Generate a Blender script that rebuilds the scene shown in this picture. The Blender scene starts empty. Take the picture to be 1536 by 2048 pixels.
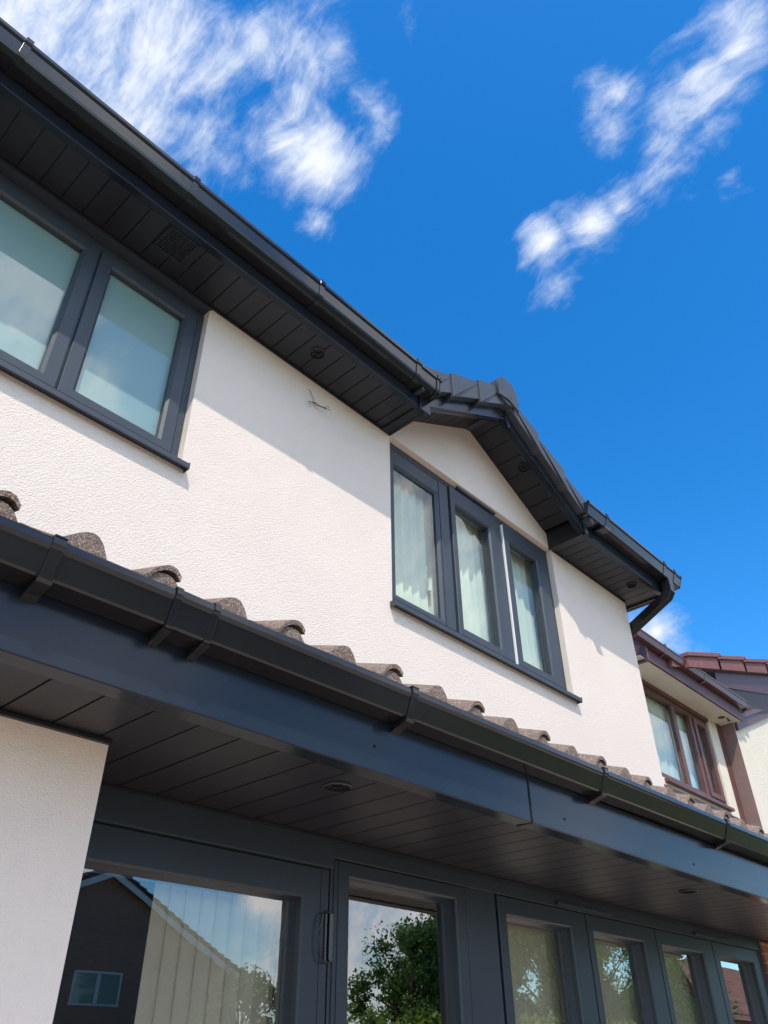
import bpy, bmesh, math, random
from mathutils import Vector, Matrix
R = math.radians
rnd = random.Random(7)
C = bpy.context.scene.collection
ZO = 1.55            # eye height; all heights below are measured from the eye and lifted by ZO when built

# ------------------------------------------------------------------ camera
cam_d = bpy.data.cameras.new('camera'); cam = bpy.data.objects.new('camera', cam_d); C.objects.link(cam)
bpy.context.scene.camera = cam
Fv = Vector((0.59660054, 0.54969452, 0.58472534)); Rv = Vector((0.68186119, -0.73143682, -0.00809258)); Uv = Vector((-0.4232412, -0.40352956, 0.81119097))
cam.matrix_world = Matrix(((Rv.x, Uv.x, -Fv.x, 0), (Rv.y, Uv.y, -Fv.y, 0), (Rv.z, Uv.z, -Fv.z, ZO), (0, 0, 0, 1)))
cam_d.sensor_fit = 'HORIZONTAL'; cam_d.sensor_width = 36; cam_d.lens = 1552.436 / 1536 * 36
cam_d.clip_start = 0.05; cam_d.clip_end = 3000

# ------------------------------------------------------------------ light
SUN = Vector((-0.85, -1.0, 1.85)).normalized()
EXPOSURE = 0.93
SUN_STRENGTH = 2.1
SKY_STRENGTH = 0.135
sc = bpy.context.scene
sc.view_settings.view_transform = 'Standard'; sc.view_settings.look = 'None'
sc.view_settings.exposure = EXPOSURE; sc.view_settings.gamma = 1
sl = bpy.data.lights.new('sun', 'SUN'); sl.energy = SUN_STRENGTH; sl.angle = R(0.53); sl.color = (1, .925, .82)
so = bpy.data.objects.new('sun', sl); C.objects.link(so); so.rotation_euler = SUN.to_track_quat('Z', 'Y').to_euler(); so.location = (-8, -10, 20)
w = bpy.data.worlds.new('World'); sc.world = w; w.use_nodes = True
nt = w.node_tree; N = nt.nodes; L = nt.links; N.clear()
def nd(t, **k):
    n = N.new(t)
    for a, b in k.items(): setattr(n, a, b)
    return n
def wmath(op, a, b=None, c=None, clamp=False):
    n = nd('ShaderNodeMath', operation=op, use_clamp=clamp)
    for i, v in enumerate((a, b, c)):
        if v is None: continue
        if isinstance(v, (int, float)): n.inputs[i].default_value = v
        else: L.new(v, n.inputs[i])
    return n.outputs[0]
sky = nd('ShaderNodeTexSky', sky_type='NISHITA', sun_disc=False)
sky.sun_elevation = math.asin(SUN.z); sky.sun_rotation = math.atan2(SUN.x, SUN.y)
sky.air_density = 1.0; sky.dust_density = 0.6; sky.ozone_density = 2.0
hs = nd('ShaderNodeHueSaturation'); hs.inputs['Saturation'].default_value = 1.42; hs.inputs['Value'].default_value = 1.0
L.new(sky.outputs[0], hs.inputs['Color'])
tint = nd('ShaderNodeMix', data_type='RGBA', blend_type='MULTIPLY'); tint.inputs[0].default_value = 1
L.new(hs.outputs[0], tint.inputs[6]); tint.inputs[7].default_value = (0.80, 1.0, 1.07, 1)
tc = nd('ShaderNodeTexCoord'); D = tc.outputs['Generated']
# warped cloud noise in sky directions
def noise(vec, scale, detail, rough, lac=2.0, dist=0.0):
    n = nd('ShaderNodeTexNoise'); n.inputs['Scale'].default_value = scale; n.inputs['Detail'].default_value = detail
    n.inputs['Roughness'].default_value = rough; n.inputs['Lacunarity'].default_value = lac; n.inputs['Distortion'].default_value = dist
    L.new(vec, n.inputs['Vector']); return n
wn = noise(D, 5.0, 4, .55)
sub = nd('ShaderNodeVectorMath', operation='SUBTRACT'); L.new(wn.outputs['Color'], sub.inputs[0]); sub.inputs[1].default_value = (.5, .5, .5)
scl = nd('ShaderNodeVectorMath', operation='SCALE'); L.new(sub.outputs[0], scl.inputs[0]); scl.inputs['Scale'].default_value = .22
add = nd('ShaderNodeVectorMath', operation='ADD'); L.new(D, add.inputs[0]); L.new(scl.outputs[0], add.inputs[1])
DW = add.outputs[0]
scm = nd('ShaderNodeVectorMath', operation='SCALE'); L.new(sub.outputs[0], scm.inputs[0]); scm.inputs['Scale'].default_value = .07
adm = nd('ShaderNodeVectorMath', operation='ADD'); L.new(D, adm.inputs[0]); L.new(scm.outputs[0], adm.inputs[1])
nrm = nd('ShaderNodeVectorMath', operation='NORMALIZE'); L.new(adm.outputs[0], nrm.inputs[0]); DM = nrm.outputs[0]
n1 = noise(DM, 9.0, 10, .60, 2.1, .1).outputs[0]
stm = nd('ShaderNodeMapping'); L.new(DM, stm.inputs['Vector']); stm.inputs['Rotation'].default_value = (R(20), R(25), R(35)); stm.inputs['Scale'].default_value = (1.9, .62, 1.0)
n2 = noise(stm.outputs[0], 17.0, 9, .62, 2.1, .35).outputs[0]
nn = wmath('ADD', wmath('MULTIPLY', n1, .50), wmath('MULTIPLY', n2, .50))
# cloud banks: direction, angular radius, weight
banks = [((.00, .50, .866), .19, 1.1), ((.11, .44, .89), .16, 1.05), ((.16, .475, .865), .10, 1.0), ((.20, .36, .91), .11, .85), ((.24, .335, .91), .09, .95), ((.258, .37, .893), .07, .85),
         ((.308, .396, .865), .062, 1.1), ((.322, .32, .892), .052, .9), ((.353, .437, .827), .032, .95), ((.235, .468, .85), .05, .8),
         ((.530, .02, .85), .070, 1.05), ((.515, -.025, .857), .055, 1.05), ((.484, .089, .871), .045, .9), ((.505, .111, .856), .045, .85), ((.556, .083, .827), .055, .82),
         ((.57, .118, .813), .042, .85), ((.562, .185, .807), .048, 1.15), ((.552, .228, .802), .040, 1.05), ((.595, .247, .764), .045, .68), ((.842, .326, .43), .045, 1.1), ((.83, .345, .43), .04, 1.0),
         ((.565, .10, .82), .045, .85), ((.566, .15, .81), .045, .95), ((.29, .229, .929), .04, .6), ((.611, .037, .791), .04, .5)]
msk = None
for d, rad, wt in banks:
    if wt <= 0: continue
    v = Vector(d).normalized()
    dn = nd('ShaderNodeVectorMath', operation='DISTANCE'); L.new(DM, dn.inputs[0]); dn.inputs[1].default_value = v
    mr = nd('ShaderNodeMapRange', interpolation_type='SMOOTHSTEP'); L.new(dn.outputs['Value'], mr.inputs['Value'])
    mr.interpolation_type = 'LINEAR'; mr.inputs['From Min'].default_value = rad * 1.85; mr.inputs['From Max'].default_value = 0
    mr.inputs['To Min'].default_value = 0; mr.inputs['To Max'].default_value = wt
    msk = mr.outputs[0] if msk is None else wmath('MAXIMUM', msk, mr.outputs[0])
# broken cloud over the rest of the sky, behind the viewer (seen only mirrored in the glass)
sep = nd('ShaderNodeSeparateXYZ'); L.new(D, sep.inputs[0])
back = nd('ShaderNodeMapRange', interpolation_type='SMOOTHSTEP'); L.new(sep.outputs['Y'], back.inputs['Value'])
back.inputs['From Min'].default_value = -.12; back.inputs['From Max'].default_value = -.35; back.inputs['To Max'].default_value = .95
lown = noise(D, 4.5, 3, .5).outputs[0]
bk = wmath('MULTIPLY', back.outputs[0], wmath('MULTIPLY_ADD', lown, 5.5, -1.95, clamp=True))
msk = wmath('MAXIMUM', msk, bk)
dens = wmath('SUBTRACT', wmath('ADD', wmath('MULTIPLY', msk, .62), wmath('MULTIPLY_ADD', nn, 1.3, -.15)), .79)
cov = nd('ShaderNodeMapRange', interpolation_type='SMOOTHSTEP'); L.new(dens, cov.inputs['Value'])
cov.inputs['From Min'].default_value = 0.0; cov.inputs['From Max'].default_value = .48; cov.inputs['To Max'].default_value = .93
gate = nd('ShaderNodeMapRange'); L.new(msk, gate.inputs['Value']); gate.inputs['From Min'].default_value = .0; gate.inputs['From Max'].default_value = .25
covg = wmath('MULTIPLY', cov.outputs[0], gate.outputs[0])
ccol = nd('ShaderNodeMix', data_type='RGBA'); L.new(covg, ccol.inputs[0])
ccol.inputs[6].default_value = (2.9, 3.4, 4.2, 1); ccol.inputs[7].default_value = (4.2, 4.28, 4.4, 1)
# clouds behind the viewer brightened and warmed as added fill for shaded walls
bri = nd('ShaderNodeMapRange'); L.new(sep.outputs['Y'], bri.inputs['Value']); bri.inputs['From Min'].default_value = -.1; bri.inputs['From Max'].default_value = -.6; bri.inputs['To Min'].default_value = 1; bri.inputs['To Max'].default_value = 2.1
wrm = nd('ShaderNodeMix', data_type='RGBA', blend_type='MULTIPLY'); L.new(back.outputs[0], wrm.inputs[0]); L.new(ccol.outputs[2], wrm.inputs[6]); wrm.inputs[7].default_value = (1.09, 1.0, .92, 1)
cb2 = nd('ShaderNodeVectorMath', operation='SCALE'); L.new(wrm.outputs[2], cb2.inputs[0]); L.new(bri.outputs[0], cb2.inputs['Scale'])
mixc = nd('ShaderNodeMix', data_type='RGBA'); L.new(covg, mixc.inputs[0]); L.new(tint.outputs[2], mixc.inputs[6]); L.new(cb2.outputs[0], mixc.inputs[7])
bg = nd('ShaderNodeBackground'); bg.inputs['Strength'].default_value = SKY_STRENGTH; L.new(mixc.outputs[2], bg.inputs['Color'])
wo = nd('ShaderNodeOutputWorld'); L.new(bg.outputs[0], wo.inputs['Surface'])

# ------------------------------------------------------------------ helpers
LOC = {}
class MB:
    def __init__(s): s.v = []; s.f = []
    def add(s, vs, fs):
        b = len(s.v); s.v += [tuple(p) for p in vs]; s.f += [tuple(i + b for i in f) for f in fs]; return s
    def box(s, x0, x1, y0, y1, z0, z1):
        x0, x1 = sorted((x0, x1)); y0, y1 = sorted((y0, y1)); z0, z1 = sorted((z0, z1))
        return s.add([(x0,y0,z0),(x1,y0,z0),(x1,y1,z0),(x0,y1,z0),(x0,y0,z1),(x1,y0,z1),(x1,y1,z1),(x0,y1,z1)],
                     [(0,3,2,1),(4,5,6,7),(0,1,5,4),(1,2,6,5),(2,3,7,6),(3,0,4,7)])
    def quad(s, a, b, c, d): return s.add([a, b, c, d], [(0,1,2,3)])
    def prism(s, poly, axis, a0, a1):
        # poly: list of 2-D points; axis 'x': (y,z); 'y': (x,z); 'z': (x,y)
        n = len(poly)
        def P(p, a): return (a, p[0], p[1]) if axis == 'x' else (p[0], a, p[1]) if axis == 'y' else (p[0], p[1], a)
        vs = [P(p, a0) for p in poly] + [P(p, a1) for p in poly]
        fs = [tuple(range(n)), tuple(range(2*n - 1, n - 1, -1))] + [(i, i + n, (i+1) % n + n, (i+1) % n) for i in range(n)]
        return s.add(vs, fs)
    def hexa(s, p):  # eight points: four of one end, four of the other, same order
        return s.add(p, [(0,3,2,1),(4,5,6,7),(0,1,5,4),(1,2,6,5),(2,3,7,6),(3,0,4,7)])
    def tube(s, path, r, n=12, closed=True):
        path = [Vector(p) for p in path]; rings = []
        rr = r if isinstance(r, (list, tuple)) else [r] * len(path)
        up = Vector((0, 0, 1))
        for i, p in enumerate(path):
            t = (path[min(i+1, len(path)-1)] - path[max(i-1, 0)]).normalized()
            a = t.cross(up)
            if a.length < .05: a = t.cross(Vector((0, 1, 0)))
            a.normalize(); b = a.cross(t).normalized()
            rings.append([p + (a * math.cos(2*math.pi*k/n) + b * math.sin(2*math.pi*k/n)) * rr[i] for k in range(n)])
        vs = [q for g in rings for q in g]; fs = []
        for i in range(len(path) - 1):
            for k in range(n): fs.append((i*n + k, i*n + (k+1) % n, (i+1)*n + (k+1) % n, (i+1)*n + k))
        if closed: fs += [tuple(range(n))[::-1], tuple((len(path)-1)*n + k for k in range(n))]
        return s.add(vs, fs)
    def build(s, name, mat, parent=None, bevel=0, smooth=False, origin=None):
        root = LOC.get(parent.name, Vector((0, 0, 0))) if parent else Vector(origin or (0, 0, 0))
        me = bpy.data.meshes.new(name)
        me.from_pydata([(x - root.x, y - root.y, z + ZO - root.z) for x, y, z in s.v], [], s.f)
        bm = bmesh.new(); bm.from_mesh(me); bmesh.ops.recalc_face_normals(bm, faces=bm.faces); bm.to_mesh(me); bm.free()
        me.materials.append(mat)
        o = bpy.data.objects.new(name, me); C.objects.link(o)
        if parent: o.parent = parent; LOC[o.name] = root
        else: o.location = root; LOC[o.name] = root
        if bevel:
            m = o.modifiers.new('bevel', 'BEVEL'); m.width = bevel; m.segments = 2; m.limit_method = 'ANGLE'; m.angle_limit = R(35); m.harden_normals = False
        if smooth:
            for p in me.polygons: p.use_smooth = True
        return o
def tag(o, label=None, cat=None, group=None, kind=None):
    for k, v in (('label', label), ('category', cat), ('group', group), ('kind', kind)):
        if v: o[k] = v
    return o
def thing(name, loc, label, cat, group=None):
    o = bpy.data.objects.new(name, None); C.objects.link(o); o.location = Vector((loc[0], loc[1], loc[2] + ZO)); LOC[o.name] = Vector(o.location)
    o.empty_display_size = .2
    return tag(o, label, cat, group)

# ------------------------------------------------------------------ materials
def mat(name, col, rough=.5, spec=.5, metal=0, bump=None, vary=None, coat=0, coatr=.1):
    m = bpy.data.materials.new(name); m.use_nodes = True
    t = m.node_tree; b = t.nodes['Principled BSDF']
    b.inputs['Base Color'].default_value = (*col, 1); b.inputs['Roughness'].default_value = rough
    b.inputs['Specular IOR Level'].default_value = spec; b.inputs['Metallic'].default_value = metal
    b.inputs['Coat Weight'].default_value = coat; b.inputs['Coat Roughness'].default_value = coatr
    tcn = t.nodes.new('ShaderNodeTexCoord'); O = tcn.outputs['Object']
    if vary:   # (scale, dark factor, light factor, detail)
        n = t.nodes.new('ShaderNodeTexNoise'); n.inputs['Scale'].default_value = vary[0]; n.inputs['Detail'].default_value = vary[3] if len(vary) > 3 else 5; n.inputs['Roughness'].default_value = .62
        t.links.new(O, n.inputs['Vector'])
        r = t.nodes.new('ShaderNodeMapRange'); r.inputs['From Min'].default_value = .3; r.inputs['From Max'].default_value = .7
        r.inputs['To Min'].default_value = vary[1]; r.inputs['To Max'].default_value = vary[2]; t.links.new(n.outputs[0], r.inputs['Value'])
        x = t.nodes.new('ShaderNodeVectorMath'); x.operation = 'SCALE'; x.inputs[0].default_value = col; t.links.new(r.outputs[0], x.inputs['Scale'])
        t.links.new(x.outputs[0], b.inputs['Base Color'])
    if bump:   # list of (scale, distance, detail, stretch xyz)
        prev = None
        for bb in bump:
            mp = t.nodes.new('ShaderNodeMapping'); t.links.new(O, mp.inputs['Vector'])
            if len(bb) > 3: mp.inputs['Scale'].default_value = bb[3]
            n = t.nodes.new('ShaderNodeTexNoise'); n.inputs['Scale'].default_value = bb[0]; n.inputs['Detail'].default_value = bb[2]; t.links.new(mp.outputs[0], n.inputs['Vector'])
            u = t.nodes.new('ShaderNodeBump'); u.inputs['Distance'].default_value = bb[1]; u.inputs['Strength'].default_value = 1
            t.links.new(n.outputs[0], u.inputs['Height'])
            if prev: t.links.new(prev.outputs[0], u.inputs['Normal'])
            prev = u
        t.links.new(prev.outputs[0], b.inputs['Normal'])
    return m
M = {}
M['render'] = mat('white_render', (.795, .69, .605), .9, .2, bump=[(140, .0048, 3), (300, .0012, 2), (2.2, .004, 2)], vary=(1.6, .955, 1.02, 8))
M['render_fine'] = mat('white_render_lower', (.79, .69, .61), .9, .2, bump=[(140, .0034, 3), (300, .001, 2)], vary=(2.0, .96, 1.02))
M['frame'] = mat('anthracite_frame', (.031, .042, .056), .5, .6, bump=[(900, .0003, 2), (6, .0006, 2)], vary=(3, .9, 1.1))
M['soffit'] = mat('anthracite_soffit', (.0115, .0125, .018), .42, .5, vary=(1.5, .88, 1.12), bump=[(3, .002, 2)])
M['fascia'] = mat('anthracite_fascia', (.009, .014, .022), .20, .36, vary=(2.0, .88, 1.14, 4), bump=[(2.5, .002, 3)])
M['gutter'] = mat('anthracite_gutter', (.012, .0125, .015), .17, .55, vary=(2.5, .85, 1.2, 6), bump=[(5, .0012, 3)])
M['cap'] = mat('slate_grey_verge_cap', (.045, .052, .066), .5, .5, vary=(4, .85, 1.15))
M['dark'] = mat('dark_void', (.012, .012, .014), .8, .2)
M['tile'] = mat('weathered_concrete_tile', (.20, .145, .125), .92, .25, bump=[(110, .005, 6), (330, .002, 3)])
M['slate'] = mat('dark_roof_tile', (.045, .047, .052), .8, .3, bump=[(40, .003, 4)], vary=(6, .8, 1.2))
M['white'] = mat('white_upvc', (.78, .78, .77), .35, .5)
M['steel'] = mat('grey_metal', (.20, .22, .25), .3, .5, metal=.9)
M['door_frame'] = mat('anthracite_door_frame', (.020, .029, .042), .42, .5, vary=(3, .9, 1.1))
M['cable'] = mat('grey_brown_cable', (.16, .13, .11), .6, .4)
M['blind'] = mat('cream_blind_fabric', (.68, .68, .58), .85, .2, bump=[(300, .0006, 2, (1, 1, .2))], vary=(9, .94, 1.04))
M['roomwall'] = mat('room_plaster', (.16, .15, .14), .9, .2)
M['brown'] = mat('brown_stained_board', (.125, .052, .045), .45, .5, vary=(5, .8, 1.2), bump=[(30, .0006, 3, (1, 1, .1))])
M['brown_gutter'] = mat('brown_gutter_plastic', (.105, .040, .042), .28, .5, vary=(3, .85, 1.15))
M['maroon'] = mat('maroon_roof_tile', (.21, .085, .082), .75, .3, vary=(6, .8, 1.15), bump=[(60, .002, 4)])
M['cream'] = mat('cream_render', (.77, .685, .555), .9, .2, bump=[(45, .008, 4)], vary=(2.5, .95, 1.03))
M['beige'] = mat('beige_soffit', (.70, .665, .585), .55, .4, vary=(2, .95, 1.04))
M['darkbrown'] = mat('dark_maroon_board', (.075, .028, .032), .5, .4)
M['mauve'] = mat('sunlit_brown_board', (.22, .145, .13), .6, .3, vary=(4, .9, 1.1))  # sunlit tone of the brown board put into the return face colour
M['patio'] = mat('pale_patio_stone', (.58, .45, .34), .9, .2, vary=(1.2, .8, 1.15), bump=[(12, .004, 5)])
M['grass'] = mat('lawn_grass', (.09, .095, .05), .95, .2, vary=(2.5, .6, 1.4, 8), bump=[(30, .02, 6)])
M['bark'] = mat('bark', (.09, .065, .05), .95, .2, bump=[(14, .02, 5, (1, 1, .25))])

# speckled aggregate of the old tiles
t = M['tile'].node_tree; b = t.nodes['Principled BSDF']; tcn = t.nodes['Texture Coordinate']
vo = t.nodes.new('ShaderNodeTexVoronoi'); vo.inputs['Scale'].default_value = 260; t.links.new(tcn.outputs['Object'], vo.inputs['Vector'])
cr = t.nodes.new('ShaderNodeValToRGB'); cr.color_ramp.elements[0].color = (.11, .078, .064, 1); cr.color_ramp.elements[1].color = (.44, .36, .30, 1)
e = cr.color_ramp.elements.new(.45); e.color = (.19, .135, .108, 1); e = cr.color_ramp.elements.new(.75); e.color = (.25, .185, .15, 1)
sp = t.nodes.new('ShaderNodeSeparateColor'); t.links.new(vo.outputs['Color'], sp.inputs[0]); t.links.new(sp.outputs[0], cr.inputs[0]); t.links.new(cr.outputs[0], b.inputs['Base Color'])

def glass(name, tintc, boost=1.6, wave=.0):
    m = bpy.data.materials.new(name); m.use_nodes = True; t = m.node_tree; t.nodes.clear()
    o = t.nodes.new('ShaderNodeOutputMaterial'); mx = t.nodes.new('ShaderNodeMixShader'); tr = t.nodes.new('ShaderNodeBsdfTransparent'); gl = t.nodes.new('ShaderNodeBsdfGlossy')
    fr = t.nodes.new('ShaderNodeFresnel'); ge = t.nodes.new('ShaderNodeNewGeometry'); io = t.nodes.new('ShaderNodeMapRange'); io.inputs['To Min'].default_value = 1.52; io.inputs['To Max'].default_value = 1 / 1.52; t.links.new(ge.outputs['Backfacing'], io.inputs['Value']); t.links.new(io.outputs[0], fr.inputs[0])
    mu = t.nodes.new('ShaderNodeMath'); mu.operation = 'MULTIPLY'; mu.use_clamp = True; mu.inputs[1].default_value = boost
    t.links.new(fr.outputs[0], mu.inputs[0]); t.links.new(mu.outputs[0], mx.inputs[0]); t.links.new(tr.outputs[0], mx.inputs[1]); t.links.new(gl.outputs[0], mx.inputs[2]); t.links.new(mx.outputs[0], o.inputs[0])
    tr.inputs[0].default_value = (*tintc, 1); gl.inputs['Roughness'].default_value = 0; gl.inputs[0].default_value = (1, 1, 1, 1)
    if wave:
        tcn = t.nodes.new('ShaderNodeTexCoord'); n = t.nodes.new('ShaderNodeTexNoise'); n.inputs['Scale'].default_value = 1.3; n.inputs['Detail'].default_value = 1
        bu = t.nodes.new('ShaderNodeBump'); bu.inputs['Distance'].default_value = wave; t.links.new(tcn.outputs['Object'], n.inputs['Vector']); t.links.new(n.outputs[0], bu.inputs['Height']); t.links.new(bu.outputs[0], gl.inputs['Normal'])
    return m
M['glass'] = glass('window_glass', (.86, .94, .91), 1.35, .0012)
M['glass_door'] = glass('door_glass', (.82, .79, .74), 4.2, .0012)
# satin obscure glass: pale green body under a clear reflecting face
m = mat('obscure_glass', (.17, .29, .265), .55, 1.0, coat=1, coatr=.02); m.node_tree.nodes['Principled BSDF'].inputs['Coat IOR'].default_value = 1.75
M['obscure'] = m
def brick(name, c1, c2, mortar):
    m = bpy.data.materials.new(name); m.use_nodes = True; t = m.node_tree; b = t.nodes['Principled BSDF']; b.inputs['Roughness'].default_value = .9
    tcn = t.nodes.new('ShaderNodeTexCoord'); mp = t.nodes.new('ShaderNodeMapping'); mp.inputs['Rotation'].default_value = (R(90), 0, 0)
    sx = t.nodes.new('ShaderNodeSeparateXYZ'); cb = t.nodes.new('ShaderNodeCombineXYZ'); ad = t.nodes.new('ShaderNodeMath')
    t.links.new(tcn.outputs['Object'], sx.inputs[0]); t.links.new(sx.outputs[0], ad.inputs[0]); t.links.new(sx.outputs[1], ad.inputs[1]); t.links.new(ad.outputs[0], cb.inputs[0]); t.links.new(sx.outputs[2], cb.inputs[1])
    br = t.nodes.new('ShaderNodeTexBrick'); br.inputs['Scale'].default_value = 1; br.inputs['Brick Width'].default_value = .225; br.inputs['Row Height'].default_value = .075; br.inputs['Mortar Size'].default_value = .006
    br.inputs['Color1'].default_value = (*c1, 1); br.inputs['Color2'].default_value = (*c2, 1); br.inputs['Mortar'].default_value = (*mortar, 1)
    t.links.new(cb.outputs[0], br.inputs['Vector']); t.links.new(br.outputs[0], b.inputs['Base Color']); return m
M['brick'] = brick('brown_brick', (.42, .20, .14), (.30, .14, .10), (.42, .36, .31))
M['redbrick'] = brick('red_brick', (.36, .12, .07), (.26, .085, .05), (.3, .25, .2))
def leafm(name, c1, c2):
    m = bpy.data.materials.new(name); m.use_nodes = True; t = m.node_tree; b = t.nodes['Principled BSDF']; b.inputs['Roughness'].default_value = .6
    g = t.nodes.new('ShaderNodeNewGeometry'); mx = t.nodes.new('ShaderNodeMix'); mx.data_type = 'RGBA'; mx.inputs[6].default_value = (*c1, 1); mx.inputs[7].default_value = (*c2, 1)
    t.links.new(g.outputs['Random Per Island'], mx.inputs[0]); t.links.new(mx.outputs[2], b.inputs['Base Color'])
    tl = t.nodes.new('ShaderNodeBsdfTranslucent'); t.links.new(mx.outputs[2], tl.inputs[0]); ms = t.nodes.new('ShaderNodeMixShader'); ms.inputs[0].default_value = .45
    t.links.new(b.outputs[0], ms.inputs[1]); t.links.new(tl.outputs[0], ms.inputs[2]); t.links.new(ms.outputs[0], t.nodes['Material Output'].inputs[0]); return m
M['leaf'] = leafm('tree_leaf', (.07, .15, .03), (.20, .32, .06))
M['leafy'] = leafm('hedge_leaf', (.25, .34, .03), (.5, .52, .05))

# ------------------------------------------------------------------ ground
g = MB(); g.quad((-300, -300, -ZO), (300, -300, -ZO), (300, 300, -ZO), (-300, 300, -ZO)); tag(g.build('lawn', M['grass']), kind='structure')
g = MB(); g.box(-6, 12, -5.5, 4.5, -ZO - .1, -ZO + .02); tag(g.build('patio', M['patio']), kind='structure')

# ================================================================== THE HOUSE
YW = 2.655; ZS = 3.50; YF = 2.32
house = thing('house', (3, 5, -ZO), 'white rendered two storey house with anthracite gutters, soffits and windows, filling the photo', 'house')

# --- upper wall with two window openings and the gable over the right-hand one
XR = 6.155; XL = -4.0
W1 = (-.92, 1.455, 2.375, 3.50); W2 = (2.945, 4.915, 2.215, 3.50)
RV = .05
g = MB()
def F4(x0, x1, z0, z1, y=YW): g.quad((x0, y, z0), (x1, y, z0), (x1, y, z1), (x0, y, z1))
xs = [XL, W1[0], W1[1], W2[0], W2[1], XR]
F4(XL, W1[0], 1.2, ZS); F4(W1[0], W1[1], 1.2, W1[2]); F4(W1[1], W2[0], 1.2, ZS); F4(W2[0], W2[1], 1.2, W2[2]); F4(W2[1], XR, 1.2, ZS + .0)
for (a, b_, c_, d_) in (W1, W2):
    y2 = YW + .12
    g.quad((a, YW, c_), (a, y2, c_), (a, y2, d_), (a, YW, d_)); g.quad((b_, YW, c_), (b_, y2, c_), (b_, y2, d_), (b_, YW, d_))
    g.quad((a, YW, d_), (b_, YW, d_), (b_, y2, d_), (a, y2, d_)); g.quad((a, YW, c_), (b_, YW, c_), (b_, y2, c_), (a, y2, c_))
# gable field
AX = 3.89; ZA = 4.165; SL = .535
g.add([(W2[0] - .12, YW, ZS), (W2[1], YW, ZS), (XR - 1.1, YW, ZS), (XR - 1.1, YW, ZS + .04), (AX, YW, ZA + .06), (W2[0] - .12, YW, ZS + .16)], [(0, 1, 2, 3, 4, 5)])
# side and back
g.quad((XR, YW, 1.2), (XR, 9, 1.2), (XR, 9, 3.9), (XR, YW, 3.5)); g.quad((XL, YW, -ZO), (XL, 9, -ZO), (XL, 9, 3.7), (XL, YW, 3.5)); g.quad((XL, 9, -ZO), (XR, 9, -ZO), (XR, 9, 3.7), (XL, 9, 3.7))
bm_wall = g.build('wall', M['render'], house)

# --- grooved boards (T&G): profile across the grooves, extruded along the boards
def board_profile(a0, a1, phase, pitch, thick=.012, gw=.007, gd=.007):
    pts = []; k = math.ceil((a0 - phase) / pitch); a = phase + k * pitch
    pts.append((a0, 0))
    while a < a1 - gw:
        if a > a0 + gw: pts += [(a - gw / 2, 0), (a - gw * .28, gd), (a + gw * .28, gd), (a + gw / 2, 0)]
        a += pitch
    pts.append((a1, 0)); pts += [(a1, thick), (a0, thick)]
    return pts
def soffit_flat(x0, x1, y0, y1, z, phase, pitch, name='soffit', material='soffit', par=None, **k):
    m = MB(); prof = board_profile(x0, x1, phase, pitch, **k)
    m.prism([(p[0], z + p[1]) for p in prof], 'y', y0, y1)
    return m.build(name, M[material], par or house)

def downlight(par, x, y, z, r, matl='frame'):
    m = MB(); n = 28
    prof = [(r, 0.0), (r, -.006), (r * .93, -.009), (r * .84, -.006), (r * .80, .012), (r * .3, .016), (0.001, .014)]
    vs = []; fs = []
    for q, (rr, dz) in enumerate(prof):
        vs += [(x + rr * math.cos(2*math.pi*i/n), y + rr * math.sin(2*math.pi*i/n), z + dz) for i in range(n)]
    for q in range(len(prof) - 1):
        fs += [(q*n + i, q*n + (i+1) % n, (q+1)*n + (i+1) % n, (q+1)*n + i) for i in range(n)]
    m.add(vs, fs)
    # cross ribs of the round vent
    for a in range(4):
        t_ = math.pi * a / 4; c, s = math.cos(t_), math.sin(t_); wv = .0022; L_ = r * .8
        p = [(-L_, -wv), (L_, -wv), (L_, wv), (-L_, wv)]
        m.prism([(x + u * c - v * s, y + u * s + v * c) for u, v in p], 'z', z - .003 + a * .0004, z + .006)
    m.tube([(x, y, z - .006), (x, y, z + .008)], r * .18, 12)
    o = m.build('round_vent', M['dark'], par, smooth=False); o.data.materials.append(M[matl])
    for i, p in enumerate(o.data.polygons):
        if i < 2 * n: p.material_index = 1
    return o

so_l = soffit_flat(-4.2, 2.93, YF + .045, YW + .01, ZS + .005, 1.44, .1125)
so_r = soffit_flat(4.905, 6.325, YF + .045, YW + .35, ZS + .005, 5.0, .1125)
# fascia returns (front bead) and wall trims, end closing strips
def fascia_run(x0, x1, yf, z0, z1, ret=.045, par=house, material='fascia', name='fascia'):
    m = MB(); m.prism([(yf, z0), (yf, z1), (yf + .018, z1), (yf + .018, z0 + .010), (yf + ret, z0 + .010), (yf + ret, z0), (yf + .004, z0 - .002)], 'x', x0, x1)
    return m.build(name, M[material], par, bevel=.002)
fa_l = fascia_run(-4.2, 2.935, YF, ZS - .004, ZS + .235)
fa_r = fascia_run(4.90, 6.33, YF, ZS - .004, ZS + .235)
m = MB()
m.box(-4.2, 2.93, YW - .012, YW + .0, ZS - .008, ZS + .004)
m.build('soffit_trim', M['soffit'], house)
m = MB(); m.box(4.93, 6.16, YW - .010, YW + .0, ZS - .006, ZS + .004); m.build('soffit_trim', M['soffit'], house)
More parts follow.
